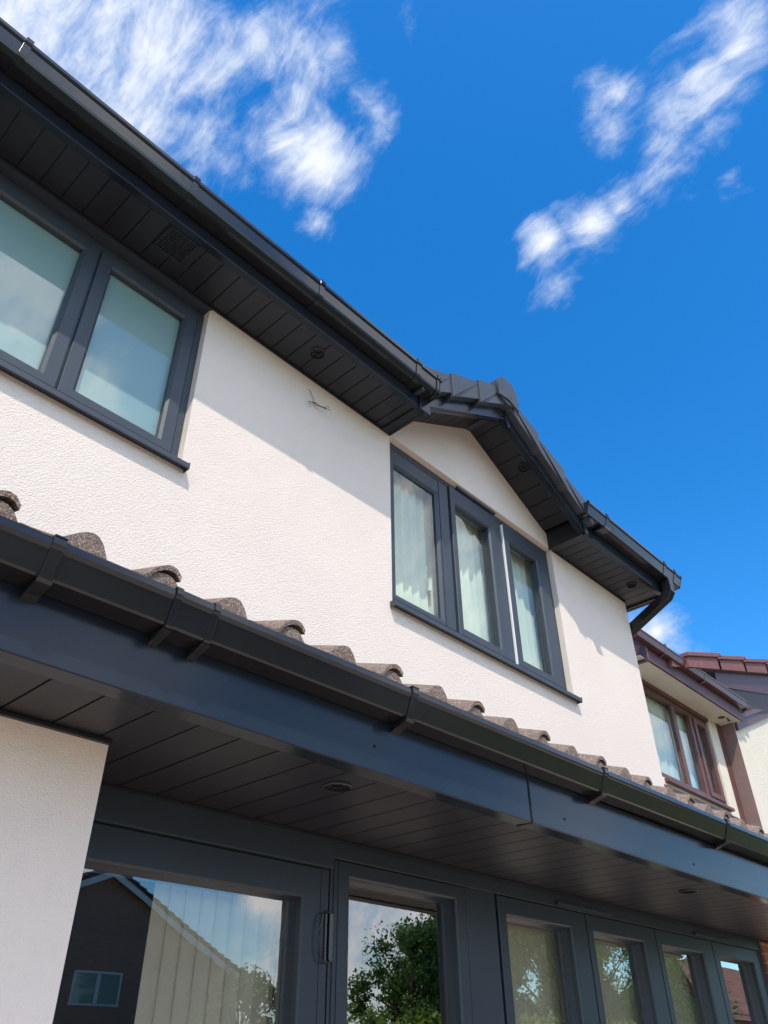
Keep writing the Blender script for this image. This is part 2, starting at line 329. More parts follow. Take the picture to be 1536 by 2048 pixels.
# end closing strips of the eaves boxes and their cheeks
m = MB(); m.box(2.925, 2.945, YF + .02, YW, ZS - .010, ZS + .17); m.box(2.86, 2.925, YF + .03, YW - .012, ZS - .007, ZS + .003); m.build('eaves_cheek', M['soffit'], house)
m = MB(); m.box(4.885, 4.905, YF + .02, YW + .003, ZS - .010, ZS + .17); m.box(4.905, 4.955, YF + .03, YW - .012, ZS - .007, ZS + .003); m.build('eaves_cheek', M['soffit'], house)
m = MB(); m.box(6.31, 6.33, YF + .02, YW + .4, ZS - .010, ZS + .2); m.box(6.27, 6.31, YF + .03, YW + .36, ZS - .007, ZS + .003); m.build('eaves_cheek', M['soffit'], house)
# louvred vent let into the left soffit
m = MB(); vx0, vx1, vy0, vy1 = 1.012, 1.160, 2.372, 2.530
m.box(vx0 - .012, vx1 + .012, vy0 - .004, vy0 + .006, ZS - .004, ZS + .010); m.box(vx0 - .012, vx1 + .012, vy1 - .006, vy1 + .008, ZS - .004, ZS + .010)
m.box(vx0 - .012, vx0, vy0, vy1, ZS - .004, ZS + .010); m.box(vx1, vx1 + .012, vy0, vy1, ZS - .004, ZS + .010)
for k in range(11):
    x = vx0 + .008 + k * (vx1 - vx0 - .016) / 10; m.box(x - .0028, x + .0028, vy0, vy1, ZS - .002, ZS + .010)
for k in range(1, 8):
    y = vy0 + k * (vy1 - vy0) / 8; m.box(vx0, vx1, y - .002, y + .002, ZS, ZS + .008)
m.box(vx0, vx1, vy0, vy1, ZS + .0125, ZS + .0145)
m.build('soffit_vent', M['soffit'], so_l)
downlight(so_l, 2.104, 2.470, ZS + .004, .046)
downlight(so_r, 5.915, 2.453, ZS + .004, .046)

# --- gable: sloping soffits, bargeboards, verge caps
YB = 2.315
def slope_soffit(sign):
    m = MB(); ln = 1.075; k = .1125; cs = 1 / math.hypot(1, SL)
    prof = board_profile(0, ln, .09, .15)
    pts = []
    for a, h in prof:
        dx = a * cs + h * SL * cs; dz = -a * SL * cs + h * cs
        pts.append((AX + sign * dx, ZA + dz))
    m.prism(pts, 'y', YB + .03, YW + .01)
    return m.build('gable_soffit', M['soffit'], house)
gs_l = slope_soffit(-1); gs_r = slope_soffit(1)
ZB = 4.058; AB = 3.885
def barge(sign):
    m = MB(); n = 1.01
    x1 = AB + sign * n
    pts = [(AB, ZB), (x1, ZB - .545 * n), (x1, ZB - .545 * n + .20), (AB, ZB + .245)]
    m.prism(pts, 'y', YB - .0 + (.0015 if sign > 0 else 0), YB + .022)
    # bottom return bead under the board
    q = [(AB, ZB - .003), (x1, ZB - .545 * n - .003), (x1, ZB - .545 * n + .007), (AB, ZB + .007)]
    m.prism(q, 'y', YB + .022, YB + .055)
    return m.build('bargeboard', M['fascia'], house, bevel=.0015)
ba_l = barge(-1); ba_r = barge(1)
# apex cover strip and the two joint covers at the eaves corners
m = MB(); m.prism([(AB + .005, ZB + .16), (AB + .05, ZB + .14), (AB + .058, ZB - .055), (AB + .035, ZB - .075), (AB + .008, ZB + .0)], 'y', YB - .010, YB + .004); m.build('apex_trim', M['fascia'], house, bevel=.002)
m = MB(); m.box(2.86, 2.965, YF - .012, YF - .001, ZS - .03, ZS + .20); m.build('corner_trim', M['fascia'], house, bevel=.002)
m = MB(); m.prism([(4.885, ZS - .005), (4.935, ZS - .005), (4.925, ZS + .06), (4.87, ZS + .085)], 'y', YB - .012, YB - .001); m.build('corner_trim', M['fascia'], house, bevel=.002)
# small vent block on the left gable soffit, round vent on the right one
def on_slope(sign, a, y, h=0):
    cs = 1 / math.hypot(1, SL); return (AX + sign * (a * cs + h * SL * cs), y, ZA - a * SL * cs + h * cs)
dv = downlight(gs_r, 0, 0, -ZO, .046)
import mathutils
dv.data.transform(Matrix.Translation(LOC[gs_r.name]))
p = on_slope(1, .50, 2.462, -.001)
dv.data.transform(Matrix.Translation(Vector((p[0], p[1], p[2] + ZO)) - LOC[gs_r.name]) @ Matrix.Rotation(math.atan(SL), 4, 'Y'))
dv2 = dv.copy(); dv2.data = dv.data.copy(); C.objects.link(dv2); dv2.parent = gs_l
dv2.data.transform(Matrix.Translation(LOC[gs_l.name] - Vector((p[0], p[1], p[2] + ZO)))); dv2.data.transform(Matrix.Rotation(-2 * math.atan(SL), 4, 'Y'))
p2 = on_slope(-1, .42, 2.452, -.001); dv2.data.transform(Matrix.Translation(Vector((p2[0], p2[1], p2[2] + ZO)) - LOC[gs_l.name]))

# verge caps: one unit per course, each lapping the one below
YC = 2.25; AC = 3.87; ZC = 4.165
def verge_cap(sign, i):
    m = MB(); pit = .335; ov = .03
    a0 = .02 + i * pit; a1 = a0 + pit + ov
    h0, h1 = (.165, .188) if sign < 0 else (.132, .152)       # taller at the lower end
    lift = .012
    def pt(a, up): return (AC + sign * a, ZC - SL * a + up)
    poly = [pt(a0, -.002), pt(a1 - .045, -.012 - lift), pt(a1 - .04, -.030 - lift), pt(a1, -.032 - lift), pt(a1, h1), pt(a0, h0)]
    yf = YC - .003 * (1) ; 
    vs0 = [(x, YC + .010, z) for x, z in poly]; vs1 = [(x, YC + .16, z + .0) for x, z in poly]
    # front face leans out towards the lower end
    vs0[2] = (vs0[2][0], YC - .006, vs0[2][2]); vs0[3] = (vs0[3][0], YC - .006, vs0[3][2]); vs0[4] = (vs0[4][0], YC - .006, vs0[4][2])
    n = len(poly); m.add(vs0 + vs1, [tuple(range(n)), tuple(range(2*n-1, n-1, -1))] + [(k, k+n, (k+1) % n + n, (k+1) % n) for k in range(n)])
    return m
m = MB()
ga_roof_parent = MB()
# gable roof deck carrying the caps
for s in (-1, 1):
    ga_roof_parent.prism([(AC, ZC + .13), (AC + s * 1.25, ZC + .13 - SL * 1.25), (AC + s * 1.25, ZC + .16 - SL * 1.25), (AC, ZC + .16)], 'y', YC + .05, 5.2)
    ga_roof_parent.prism([(AC, ZC + .04), (AC + s * 1.0, ZC + .04 - SL * 1.0), (AC + s * 1.0, ZC + .13 - SL * 1.0), (AC, ZC + .13)], 'y', YB + .03, 5.0)
ga_roof = ga_roof_parent.build('gable_roof', M['slate'], house)
for s in (-1, 1):
    for i in range(3): verge_cap(s, i).build('verge_cap', M['cap'], ga_roof, bevel=.004)
# half-round ridge end plate
m = MB(); n = 18; r = .125
pts = [(AC - .015 + r * math.cos(math.pi * k / n) , ZC + .115 + r * 1.0 * math.sin(math.pi * k / n)) for k in range(n + 1)]
pts += [(AC - .015 - r, ZC + .03 - .03), (AC - .015, ZC - .002 + .04 - .02), (AC - .015 + r, ZC + .03 - .055)]
m.prism(pts, 'y', YC - .022, YC - .004)
m.tube([(AC - .015, YC - .01, ZC + .11), (AC - .015, 5, ZC + .11)], .132, 20)
for px, pz in ((-.10, .10), (.01, .05), (.11, .06)): m.tube([(AC + px, YC - .026, ZC + pz), (AC + px, YC - .018, ZC + pz)], .006, 8)
m.build('ridge_end_cap', M['cap'], ga_roof, bevel=.004)

# --- main roof
def tile_course(m, x0, x1, y0, z0, pitch, y1, cov=.30, thick=.02):
    s_ = math.tan(pitch)
    x = x0
    while x < x1:
        xe = min(x + cov, x1)
        m.prism([(y0, z0), (y0, z0 + thick), (y1, z0 + thick + s_ * (y1 - y0)), (y1, z0 + s_ * (y1 - y0))], 'x', x + .0015, xe - .0015)
        x += cov
m = MB(); PR = R(33)
for (a, b_) in ((-4.3, 2.80), (4.98, 6.42)):
    tile_course(m, a, b_, YF - .065, ZS + .245, PR, 2.75)
m.add([(-4.3, 2.7, ZS + .25 + math.tan(PR) * (2.7 - YF + .065)), (6.42, 2.7, ZS + .25 + math.tan(PR) * (2.7 - YF + .065)), (6.42, 6, ZS + .25 + math.tan(PR) * (6 - YF + .065)), (-4.3, 6, ZS + .25 + math.tan(PR) * (6 - YF + .065))], [(0, 1, 2, 3)])
m.add([(-4.3, 6, ZS + .25 + math.tan(PR) * (6 - YF + .065)), (6.42, 6, ZS + .25 + math.tan(PR) * (6 - YF + .065)), (6.42, 9.6, 3.7), (-4.3, 9.6, 3.7)], [(0, 1, 2, 3)])
m.build('roof', M['slate'], house)
m = MB(); zz = lambda y: ZS + .25 + math.tan(PR) * (y - YF + .065)
m.prism([(YF - .03, zz(YF) - .03 - .02), (6, zz(6) - .02), (6, zz(6) - .2), (YF + .02, ZS + .0)], 'x', 6.335, 6.355); m.build('bargeboard', M['fascia'], house)
m = MB()
for k in range(7):
    y0 = YF - .07 + k * .34; m.prism([(y0, zz(y0) - .03), (y0 + .36, zz(y0 + .36) - .05), (y0 + .36, zz(y0 + .36) + .02), (y0, zz(y0) + .05)], 'x', 6.36, 6.44)
m.build('verge_cap', M['cap'], house, bevel=.003)

# --- gutters: deep rectangular section with a rolled lip
GP = [(.004, .118), (.004, .004), (.082, .010), (.089, .016), (.1135, .088), (.1185, .094), (.1225, .101), (.1225, .120), (.117, .127), (.108, .127), (.106, .121), (.083, .018), (.012, .012), (.012, .118)]
UP = [(.004, .150), (.004, .004), (.082, .0), (.100, .022), (.106, .034), (.1125, .102), (.1175, .108), (.1225, .116), (.1225, .138), (.117, .145), (.108, .145), (.104, .138), (.097, .03), (.012, .010), (.012, .150)]
def gutter(x0, x1, yf, zb, slope, par, material='gutter', prof=GP, name='gutter'):
    m = MB(); n = len(prof); vs = []
    xsn = [x0, x1]
    for x in xsn: vs += [(x, yf - o, zb + h + slope * (x - x0)) for o, h in prof]
    m.add(vs, [(i, i+n, (i+1) % n + n, (i+1) % n) for i in range(n)])
    return m.build(name, M[material], par, smooth=False)
def gutter_wrap(par, x, yf, zb, prof, wd=.04, out=.006, name='gutter_bracket', material='gutter', arm=True):
    # strap hugging the outside of the section
    pts = [p for p in prof[1:10]]
    m = MB(); big = []
    cx, cz = .06, .06
    outp = []
    for o, h in pts:
        v = Vector((o - cx, h - cz)); v = v * (1 + out / max(v.length, .03)); outp.append((cx + v.x, cz + v.y))
    pg = outp + [pts[-1]] + pts[::-1][1:]
    m.prism([(yf - o, zb + h) for o, h in pg], 'x', x - wd / 2, x + wd / 2)
    tz = prof[8][1]
    m.box(x - wd / 2, x + wd / 2, yf - .1225 - out * .8, yf - .096, zb + tz + .002, zb + tz + .008)
    if arm:
        m.prism([(yf - .001, zb - .034), (yf - .001, zb + .003), (yf - .080, zb + .005), (yf - .090, zb + .012), (yf - .095, zb + .004), (yf - .088, zb - .006), (yf - .03, zb - .022)], 'x', x - wd / 2 - .003, x + wd / 2 + .003)
    return m.build(name, M[material], par, bevel=.0007)
def end_cap(par, x, yf, zb, prof, material='gutter'):
    m = MB(); pts = [p for p in prof[0:11]]
    m.prism([(yf - o * 1.03, zb + (h - .06) * 1.05 + .06) for o, h in pts], 'x', x - .006, x + .006)
    return m.build('end_cap', M[material], par, bevel=.0015)
zgu = ZS + .080
gu_l = gutter(-4.3, 2.955, YF, zgu - .01, .002, house, prof=UP)
for x in (-1.7, -.8, .10, 1.0, 1.885): gutter_wrap(gu_l, x, YF, zgu + .002, UP, wd=.034, out=.007, arm=False)
gutter_wrap(gu_l, 2.74, YF, zgu + .004, UP, wd=.045, out=.007, arm=False)
gutter_wrap(gu_l, 2.93, YF, zgu + .004, UP, wd=.022, out=.008, name='stop_collar', arm=False); end_cap(gu_l, 2.958, YF, zgu + .004, UP)
gu_r = gutter(4.83, 6.46, YF, zgu + .022, .0, house, prof=GP)
end_cap(gu_r, 4.828, YF, zgu + .022, GP); end_cap(gu_r, 6.46, YF, zgu + .022, GP)
for x in (5.12, 6.14, 6.34): gutter_wrap(gu_r, x, YF, zgu + .022, GP, wd=.04, arm=False)
m = MB(); m.box(5.04, 5.13, YF - .118, YF - .004, zgu - .006, zgu + .020); m.build('gutter_union', M['gutter'], gu_r, bevel=.006)
# downpipe: outlet, offset bend, run down the side wall
def sq_tube(m, pts, hw):
    pts = [Vector(p) for p in pts]; rings = []
    for i, p in enumerate(pts):
        t_ = (pts[min(i+1, len(pts)-1)] - pts[max(i-1, 0)]).normalized(); a = Vector((1, 0, 0)); b2 = t_.cross(a).normalized(); a = b2.cross(t_).normalized()
        tt = (pts[min(i+1, len(pts)-1)] - p); 
        rings += [p + a*hw + b2*hw, p - a*hw + b2*hw, p - a*hw - b2*hw, p + a*hw - b2*hw]
    fs = []
    for i in range(len(pts) - 1):
        for k in range(4): fs.append((i*4 + k, i*4 + (k+1) % 4, (i+1)*4 + (k+1) % 4, (i+1)*4 + k))
    fs += [(0, 1, 2, 3), tuple(len(pts)*4 - 4 + k for k in range(4))]
    m.add(rings, fs)
m = MB(); sq_tube(m, [(6.24, 2.262, zgu + .03), (6.24, 2.262, zgu - .045), (6.24, 2.262, zgu - .09), (6.235, 2.28, zgu - .125), (6.205, 3.00, 3.085), (6.205, 3.035, 3.03), (6.205, 3.035, 1.3)], .040)
m.box(6.198, 6.282, 2.22, 2.304, zgu - .05, zgu + .028)
for z in (2.9, 2.1): m.box(6.158, 6.25, 2.985, 3.085, z, z + .03)
m.build('downpipe', M['gutter'], house, bevel=.004)

# --- windows
def ring(m, x0, x1, z0, z1, wl, wr, wb, wt, y0, y1, cham=.012, lip=.010):
    """mitred frame, front at y0, back at y1, inner edge chamfered back"""
    O = [(x0, z0), (x1, z0), (x1, z1), (x0, z1)]; I = [(x0 + wl, z0 + wb), (x1 - wr, z0 + wb), (x1 - wr, z1 - wt), (x0 + wl, z1 - wt)]
    J = [(x0 + wl - cham, z0 + wb - cham), (x1 - wr + cham, z0 + wb - cham), (x1 - wr + cham, z1 - wt + cham), (x0 + wl - cham, z1 - wt + cham)]
    e_ = .003
    O2 = [(x0 + e_, z0 + e_), (x1 - e_, z0 + e_), (x1 - e_, z1 - e_), (x0 + e_, z1 - e_)]
    L0 = [(p[0], y1, p[1]) for p in O]; L1 = [(p[0], y0 + e_, p[1]) for p in O]; L1b = [(p[0], y0, p[1]) for p in O2]; L2 = [(p[0], y0, p[1]) for p in J]; L3 = [(p[0], y0 + lip, p[1]) for p in I]; L4 = [(p[0], y1, p[1]) for p in I]
    rows = [L0, L1, L1b, L2, L3, L4]; vs = [v for r_ in rows for v in r_]; fs = []
    for a in range(len(rows)):
        b2 = (a + 1) % len(rows)
        for k in range(4): fs.append((a*4 + k, a*4 + (k+1) % 4, b2*4 + (k+1) % 4, b2*4 + k))
    m.add(vs, fs)
def pane(par, x0, x1, z0, z1, y, material, th=.004):
    m = MB(); m.quad((x0, y, z0), (x1, y, z0), (x1, y, z1), (x0, y, z1)); return m.build('pane', M[material], par)
k_ = 1.017
# left window: three obscure casements
YWF = 2.700
win1 = thing('dummy', (0, 0, 0), None, None) if False else None
def window(op, sill, panes, casements, headz, pane_mat, name='window'):
    m = MB(); x0, x1, z0, z1 = op
    ring(m, x0 + .001, x1 - .001, z0, headz, .05, .05, .05, .05, YWF, YWF + .065)
    w_ = m.build(name, M['frame'], house)
    return w_
win_a = window((W1[0], W1[1], 2.385, 0), None, None, None, 3.452, 'obscure')
for a, b_ in ((.812, .820), (-.02, .04)):
    m = MB(); m.box(a, b_, YWF + .001, YWF + .06, 2.43, 3.41); m.build('mullion', M['frame'], win_a)
for (a, b_) in ((.822, 1.408), (.035, .810), (-.872, -.018)):
    m = MB(); ring(m, a, b_, 2.422, 3.412, .077, .077, .058, .075, YWF - .012, YWF + .05, .014, .012); m.build('sash', M['frame'], win_a)
    pane(win_a, a + .06, b_ - .06, 2.45, 3.37, YWF + .030, 'obscure')
# packer strips between the frame head and the soffit
m = MB(); m.box(W1[0], W1[1], YWF + .010, YWF + .05, 3.452, 3.476); m.box(W1[0], W1[1] + .01, YW - .006, YWF + .05, 3.4765, 3.4935); m.build('head_trim', M['frame'], win_a)
def sill(par, x0, x1, ztop, ybk):
    m = MB(); yf = YW - .046
    m.prism([(ybk, ztop + .012), (yf + .006, ztop), (yf, ztop - .006), (yf, ztop - .034), (yf + .008, ztop - .036), (yf + .010, ztop - .014), (YW - .001, ztop - .016), (YW - .001, ztop - .02), (ybk, ztop - .02)], 'x', x0, x1)
    m.box(x0 - .002, x0 + .004, yf - .001, YW - .002, ztop - .037, ztop + .002); m.box(x1 - .004, x1 + .002, yf - .001, YW - .002, ztop - .037, ztop + .002)
    return m.build('sill', M['frame'], par, bevel=.0012)
sill(win_a, W1[0] - .02, 1.475, 2.355, YWF + .02)
win_b = window((W2[0], W2[1], 2.235, 0), None, None, None, 3.499, 'glass')
sill(win_b, 2.925, 4.945, 2.205, YWF + .02)
for a, b_ in ((3.512, 3.612), (4.168, 4.256)):
    m = MB(); m.box(a, b_, YWF + .001, YWF + .06, 2.28, 3.45); m.build('mullion', M['frame'], win_b, bevel=.003)
def casement(par, a, b_, z0, z1, wl, wr, wb, wt, yf, prn='sash'):
    m = MB(); ring(m, a, b_, z0, z1, wl, wr, wb, wt, yf, YWF + .05, .014, .012); return m.build(prn, M['frame'], par)
# fixed light: slim beads
m = MB(); ring(m, 2.995, 3.512, 2.284, 3.450, .055, .036, .045, .13, YWF + .006, YWF + .05, .02, .014); m.build('glazing_bead', M['frame'], win_b)
casement(win_b, 3.622, 4.166, 2.268, 3.468, .060, .085, .062, .150, YWF - .014)
casement(win_b, 4.274, 4.868, 2.268, 3.468, .078, .150, .062, .150, YWF - .014)
for (a, b_) in ((3.04, 3.49), (3.67, 4.09), (4.34, 4.73)): pane(win_b, a, b_, 2.31, 3.34, YWF + .030, 'glass')
# white spacer bars seen round the glass edges
m = MB()
for (a, b_) in ((3.052, 3.474), (3.683, 4.080), (4.353, 4.717)):
    for (p0, p1, q0, q1) in ((a, b_, 3.314, 3.319), (b_ - .006, b_, 2.33, 3.314), (a, a + .004, 2.33, 3.314)): m.box(p0, p1, YWF + .034, YWF + .048, q0, q1)
m.build('spacer_bar', M['steel'], win_b)
m = MB(); m.box(4.260, 4.272, YWF - .012, YWF + .002, 2.27, 3.44); m.build('sash_glint_strip', M['white'], win_b)  # white strip put in for the sun glint on the sash edge
m = MB(); m.box(3.70, 4.165, YWF - .034, YWF - .013, 3.476, 3.494); m.build('trickle_vent', M['frame'], win_b, bevel=.003)
m = MB(); m.tube([(3.455, YWF + .10, 2.62), (3.455, YWF + .11, 2.70), (3.455, YWF + .10, 2.75)], .006, 8); m.box(3.44, 3.47, YWF + .075, YWF + .095, 2.55, 2.64); m.build('handle', M['white'], win_b)

# rooms behind the upper windows
def room(x0, x1, y0, y1, z0, z1, name='room'):
    m = MB()
    m.quad((x0, y1, z0), (x1, y1, z0), (x1, y1, z1), (x0, y1, z1)); m.quad((x0, y0, z0), (x0, y1, z0), (x0, y1, z1), (x0, y0, z1)); m.quad((x1, y0, z0), (x1, y1, z0), (x1, y1, z1), (x1, y0, z1))
    m.quad((x0, y0, z0), (x1, y0, z0), (x1, y1, z0), (x0, y1, z0)); m.quad((x0, y0, z1), (x1, y0, z1), (x1, y1, z1), (x0, y1, z1))
    return m.build(name, M['roomwall'], house)
room(2.2, 5.6, YW + .06, 6.0, 1.35, 3.72); room(-3.5, 2.1, YW + .06, 6.0, 1.35, 3.72)

# --- vertical blinds: things of their own, hanging inside
def vblind(x0, x1, ztop, zbot, y, label, ang=-16, wd=.089, pitch=.080, material='blind', jitter=2.5):
    th = thing('vertical_blind', ((x0 + x1) / 2, y, zbot), label, 'blind')
    m = MB(); m.box(x0 - .02, x1 + .02, y - .018, y + .018, ztop, ztop + .035); m.build('headrail', M['white'], th)
    m = MB(); x = x0 + .03
    while x < x1:
        a = R(ang + rnd.uniform(-jitter, jitter)); c, s = math.cos(a), math.sin(a); n = 6; vs = []; fs = []
        for i in range(n + 1):
            u = (i / n - .5) * wd; v = .008 * (1 - (2 * i / n - 1) ** 2)
            px, py = x + u * c - v * s, y + u * s + v * c
            vs += [(px, py, ztop), (px, py, zbot + .004 * rnd.random())]
        for i in range(n): fs.append((2*i, 2*i+1, 2*i+3, 2*i+2))
        m.add(vs, fs); x += pitch
    m.build('slats', M[material], th, smooth=True)
    m = MB(); m.tube([(x0 + .05, y - .012, zbot + .02), (x1 - .02, y - .012, zbot + .02)], .0015, 5); m.build('chain', M['white'], th)
    return th
vblind(2.98, 3.60, 3.40, 2.27, 2.815, 'cream vertical blind seen through the left pane of the window under the gable')
vblind(3.62, 4.22, 3.40, 2.27, 2.815, 'cream vertical blind behind the middle pane of the window under the gable')
vblind(4.24, 4.90, 3.40, 2.27, 2.815, 'cream vertical blind behind the right pane of the window under the gable')

# ================================================================== GROUND FLOOR FRONT
HF = .95; YLF = 2.09
fa_low = fascia_run(-3.0, 3.276, YLF, HF - .003, HF + .225, ret=.085)
fa_low2 = fascia_run(3.280, 8.9, YLF, HF - .003, HF + .225, ret=.085)
m = MB(); m.box(3.2715, 3.2845, YLF - .0025, YLF + .001, HF - .005, HF + .2); m.box(3.272, 3.284, YLF - .002, YLF + .088, HF - .0065, HF - .0035); m.build('fascia_joint', M['dark'], house)
for x, z in ((3.575, 1.015), (5.03, 1.012), (2.2, 1.045), (6.6, 1.02)):
    m = MB(); m.tube([(x, YLF - .004, z), (x, YLF + .002, z)], .0055, 10); m.build('fixing_cap', M['dark'], house)
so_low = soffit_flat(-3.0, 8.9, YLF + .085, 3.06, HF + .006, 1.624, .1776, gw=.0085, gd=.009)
m = MB(); m.box(-3.0, 1.318, 2.525, 2.545, HF - .010, HF + .003); m.box(1.318, 8.5, 2.985, 3.0, HF - .007, HF + .004); m.build('soffit_trim', M['soffit'], house)
downlight(so_low, 2.252, 2.352, HF + .005, .060); downlight(so_low, 5.50, 2.365, HF + .005, .060)
# rendered pier on the left
m = MB(); m.add([(-3, 2.545, -ZO), (1.318, 2.545, -ZO), (1.318, 2.545, HF + .01), (-3, 2.545, HF + .01), (1.318, 3.2, -ZO), (1.318, 3.2, HF + .01)], [(0, 1, 2, 3), (1, 4, 5, 2)]); m.build('ground_floor_wall', M['render_fine'], house)
m = MB(); m.box(8.34, 8.60, 3.0, 9.0, -ZO, HF + .004); m.build('brick_pier', M['redbrick'], house)
m = MB(); m.quad((6.155, 4.6, -ZO), (8.6, 4.6, -ZO), (8.6, 4.6, 1.6), (6.155, 4.6, 1.6)); m.build('ground_floor_wall', M['render_fine'], house)
# gutter
ZGL = 1.137
gu_low = gutter(-3.0, 8.95, YLF, ZGL - .036, .0105, house, prof=GP)
zg = lambda x: ZGL - .036 + .0105 * (x + 3.0)
for x in (.742, 2.315, 3.86, 5.43, 7.0, -.8): gutter_wrap(gu_low, x, YLF, zg(x), GP, wd=.040, out=.008)
# long union
m = MB(); pts = GP[1:10]; xa, xb = 1.145, 1.318; cx, cz = .06, .06; outp = []
for o, h in pts:
    v = Vector((o - cx, h - cz)); v = v * (1 + .005 / v.length); outp.append((cx + v.x, cz + v.y))
z_ = zg(1.23); m.prism([(YLF - o, z_ + h) for o, h in (outp + [pts[-1]] + pts[::-1][1:])], 'x', xa, xb); 
for q, x in enumerate((xa + .012, xb - .012)):
    m.prism([(YLF - .001, z_ - .036), (YLF - .001, z_ + .0), (YLF - .080, z_ + .002), (YLF - .088, z_ - .006), (YLF - .03, z_ - .024)], 'x', x - .016, x + .016)
    out2 = []
    for o, h in pts:
        v = Vector((o - cx, h - cz)); v = v * (1 + .010 / v.length); out2.append((cx + v.x, cz + v.y))
    m.prism([(YLF - o, z_ + h) for o, h in (out2 + [pts[-1]] + pts[::-1][1:])], 'x', x - .012, x + .012)
m.build('gutter_union', M['gutter'], gu_low, bevel=.0012)
end_cap(gu_low, 8.955, YLF, zg(8.95), GP)

# --- lean-to roof of bold-roll concrete tiles
def roll_tiles():
    m = MB(); PT = .279; x0 = .632 - 14 * PT; pit = math.tan(R(19)); n = 14
    y_e = 2.015; ze0 = 1.285
    cnt = int((9.0 - x0) / PT)
    for i in range(cnt):
        xa = x0 + i * PT; alt = i % 2; jz = rnd.uniform(-.005, .004); jy = rnd.uniform(-.010, .008); hr = .062 + rnd.uniform(-.005, .005)
        zt = ze0 + .0095 * (xa) * .9 + jz
        prof = []
        for k in range(n + 1):
            u = k / n
            # shallow pan then a bold roll that falls away steeply on the right
            if u < .45: h = .002 + .010 * (u / .45) ** 2
            elif u < .80: q = (u - .45) / .35; h = .012 + hr * math.sin(q * math.pi / 2) ** 1.15
            else: q = (u - .80) / .20; h = .012 + hr - (.008 + hr) * (q ** 2.2)
            prof.append((xa + u * PT, h + (.010 if alt and u > .5 else 0)))
        yend = 2.654 if xa < 6.1 else 4.55
        def sheet(pr, ys, under, slope_extra=0.0):
            K = len(pr); vs = []
            for yy in (ys, yend): vs += [(x, yy, zt + h + pit * (yy - y_e)) for x, h in pr]
            for yy in (ys + .003, yend): vs += [(x, yy, zt + under(h) + pit * (yy - y_e)) for x, h in pr]
            fs = []
            for k in range(K - 1): fs += [(k, k+1, K+k+1, K+k), (2*K+k, 3*K+k, 3*K+k+1, 2*K+k+1), (k, 2*K+k, 2*K+k+1, k+1)]
            fs += [(0, K, 3*K, 2*K), (K-1, 3*K-1, 4*K-1, 2*K-1)]
            m.add(vs, fs)
        if alt:   # the lapping roll: a hooded nose over the roll of the tile beneath
            sheet([(x, h * .62 - .004) for x, h in prof], y_e + jy + .012, lambda h: -.020)
            sheet([(x + .010, h) for x, h in prof if x < xa + PT * .97], y_e + jy, lambda h: h - .019)
        else:
            sheet(prof, y_e + jy, lambda h: min(h - .016, h * .25 - .016))
    return m.build('lean_to_roof', M['tile'], house, smooth=False)
rt = roll_tiles()
m = MB(); m.box(-3.0, 8.9, 2.11, 2.60, 1.18, 1.255); m.quad((-3, 2.11, 1.255), (8.9, 2.11, 1.255), (8.9, 2.66, 1.42), (-3, 2.66, 1.42)); m.build('roof_deck', M['dark'], house)

# --- bifold doors
YD = 3.03; YG = 3.108
bd = MB(); bd.box(1.34, 2.868, YD - .030, 3.16, .815, HF + .003); bd.box(2.872, 8.34, YD - .012, 3.16, .870, HF + .003); bd.box(1.306, 1.40, YD - .005, 3.16, -ZO + .02, .815)
bd.box(3.955, 4.245, YD + .003, 3.16, -ZO + .02, .870); bd.box(8.268, 8.34, YD - .005, 3.16, -ZO + .02, .87)
door = bd.build('bifold_door', M['door_frame'], house, bevel=.003)
def leaf(a, b_, ztop, gl, gr, gt, matl='glass_door'):
    m = MB(); z0 = -ZO + .04
    # outer profile ring, then a deeper sloping bead towards the glass
    ring(m, a, b_, z0, ztop, gl - a, b_ - gr, .16, ztop - gt, YD, 3.15, .010, .010)
    ix0, ix1, iz0, iz1 = gl, gr, z0 + .16, gt
    w_ = .014
    for (p, q) in (((ix0, ix1), 't'), ):
        m.prism([(YD + .035, iz1 + .002), (YG, iz1 - w_), (YG, iz1 + .002)], 'x', ix0, ix1)
    m.prism([(ix1 + .002, YD + .035), (ix1 - w_, YG), (ix1 + .002, YG)], 'z', iz0, iz1)
    m.prism([(ix0 - .002, YD + .035), (ix0 + w_, YG), (ix0 - .002, YG)], 'z', iz0, iz1)
    m.build('door_leaf', M['door_frame'], door)
    pane(door, ix0, ix1, iz0, iz1, YG, matl)
    s = MB(); s.box(ix0 + .012, ix1 - .012, YG + .006, YG + .018, iz1 - .021, iz1 - .014); s.box(ix1 - .024, ix1 - .014, YG + .006, YG + .018, iz0, iz1 - .021); s.box(ix0 + .014, ix0 + .020, YG + .006, YG + .018, iz0, iz1 - .021); s.build('spacer_bar', M['steel'], door)
leaf(1.402, 2.812, .812, 1.50, 2.694, .672)
leaf(2.874, 3.950, .867, 3.012, 3.862, .794)
leaf(4.268, 5.272, .866, 4.354, 5.079, .762)
leaf(5.288, 6.276, .866, 5.366, 6.085, .760)
leaf(6.292, 7.282, .866, 6.370, 7.088, .760)
leaf(7.298, 8.262, .866, 7.400, 8.128, .762)
m = MB(); m.box(2.815, 2.864, YD + .002, 3.14, -ZO + .03, .812); m.box(2.893, 2.902, YD - .006, YD + .001, -ZO + .05, .86); m.box(2.925, 2.931, YD - .004, YD + .001, -ZO + .05, .86); m.build('post_trim', M['door_frame'], door, bevel=.0015)
m = MB(); m.box(4.90, 5.62, YD - .030, YD - .013, .882, .902); m.build('trickle_vent', M['door_frame'], door, bevel=.003)
m = MB(); m.box(6.95, 7.65, YD - .030, YD - .013, .882, .902); m.build('trickle_vent', M['door_frame'], door, bevel=.003)
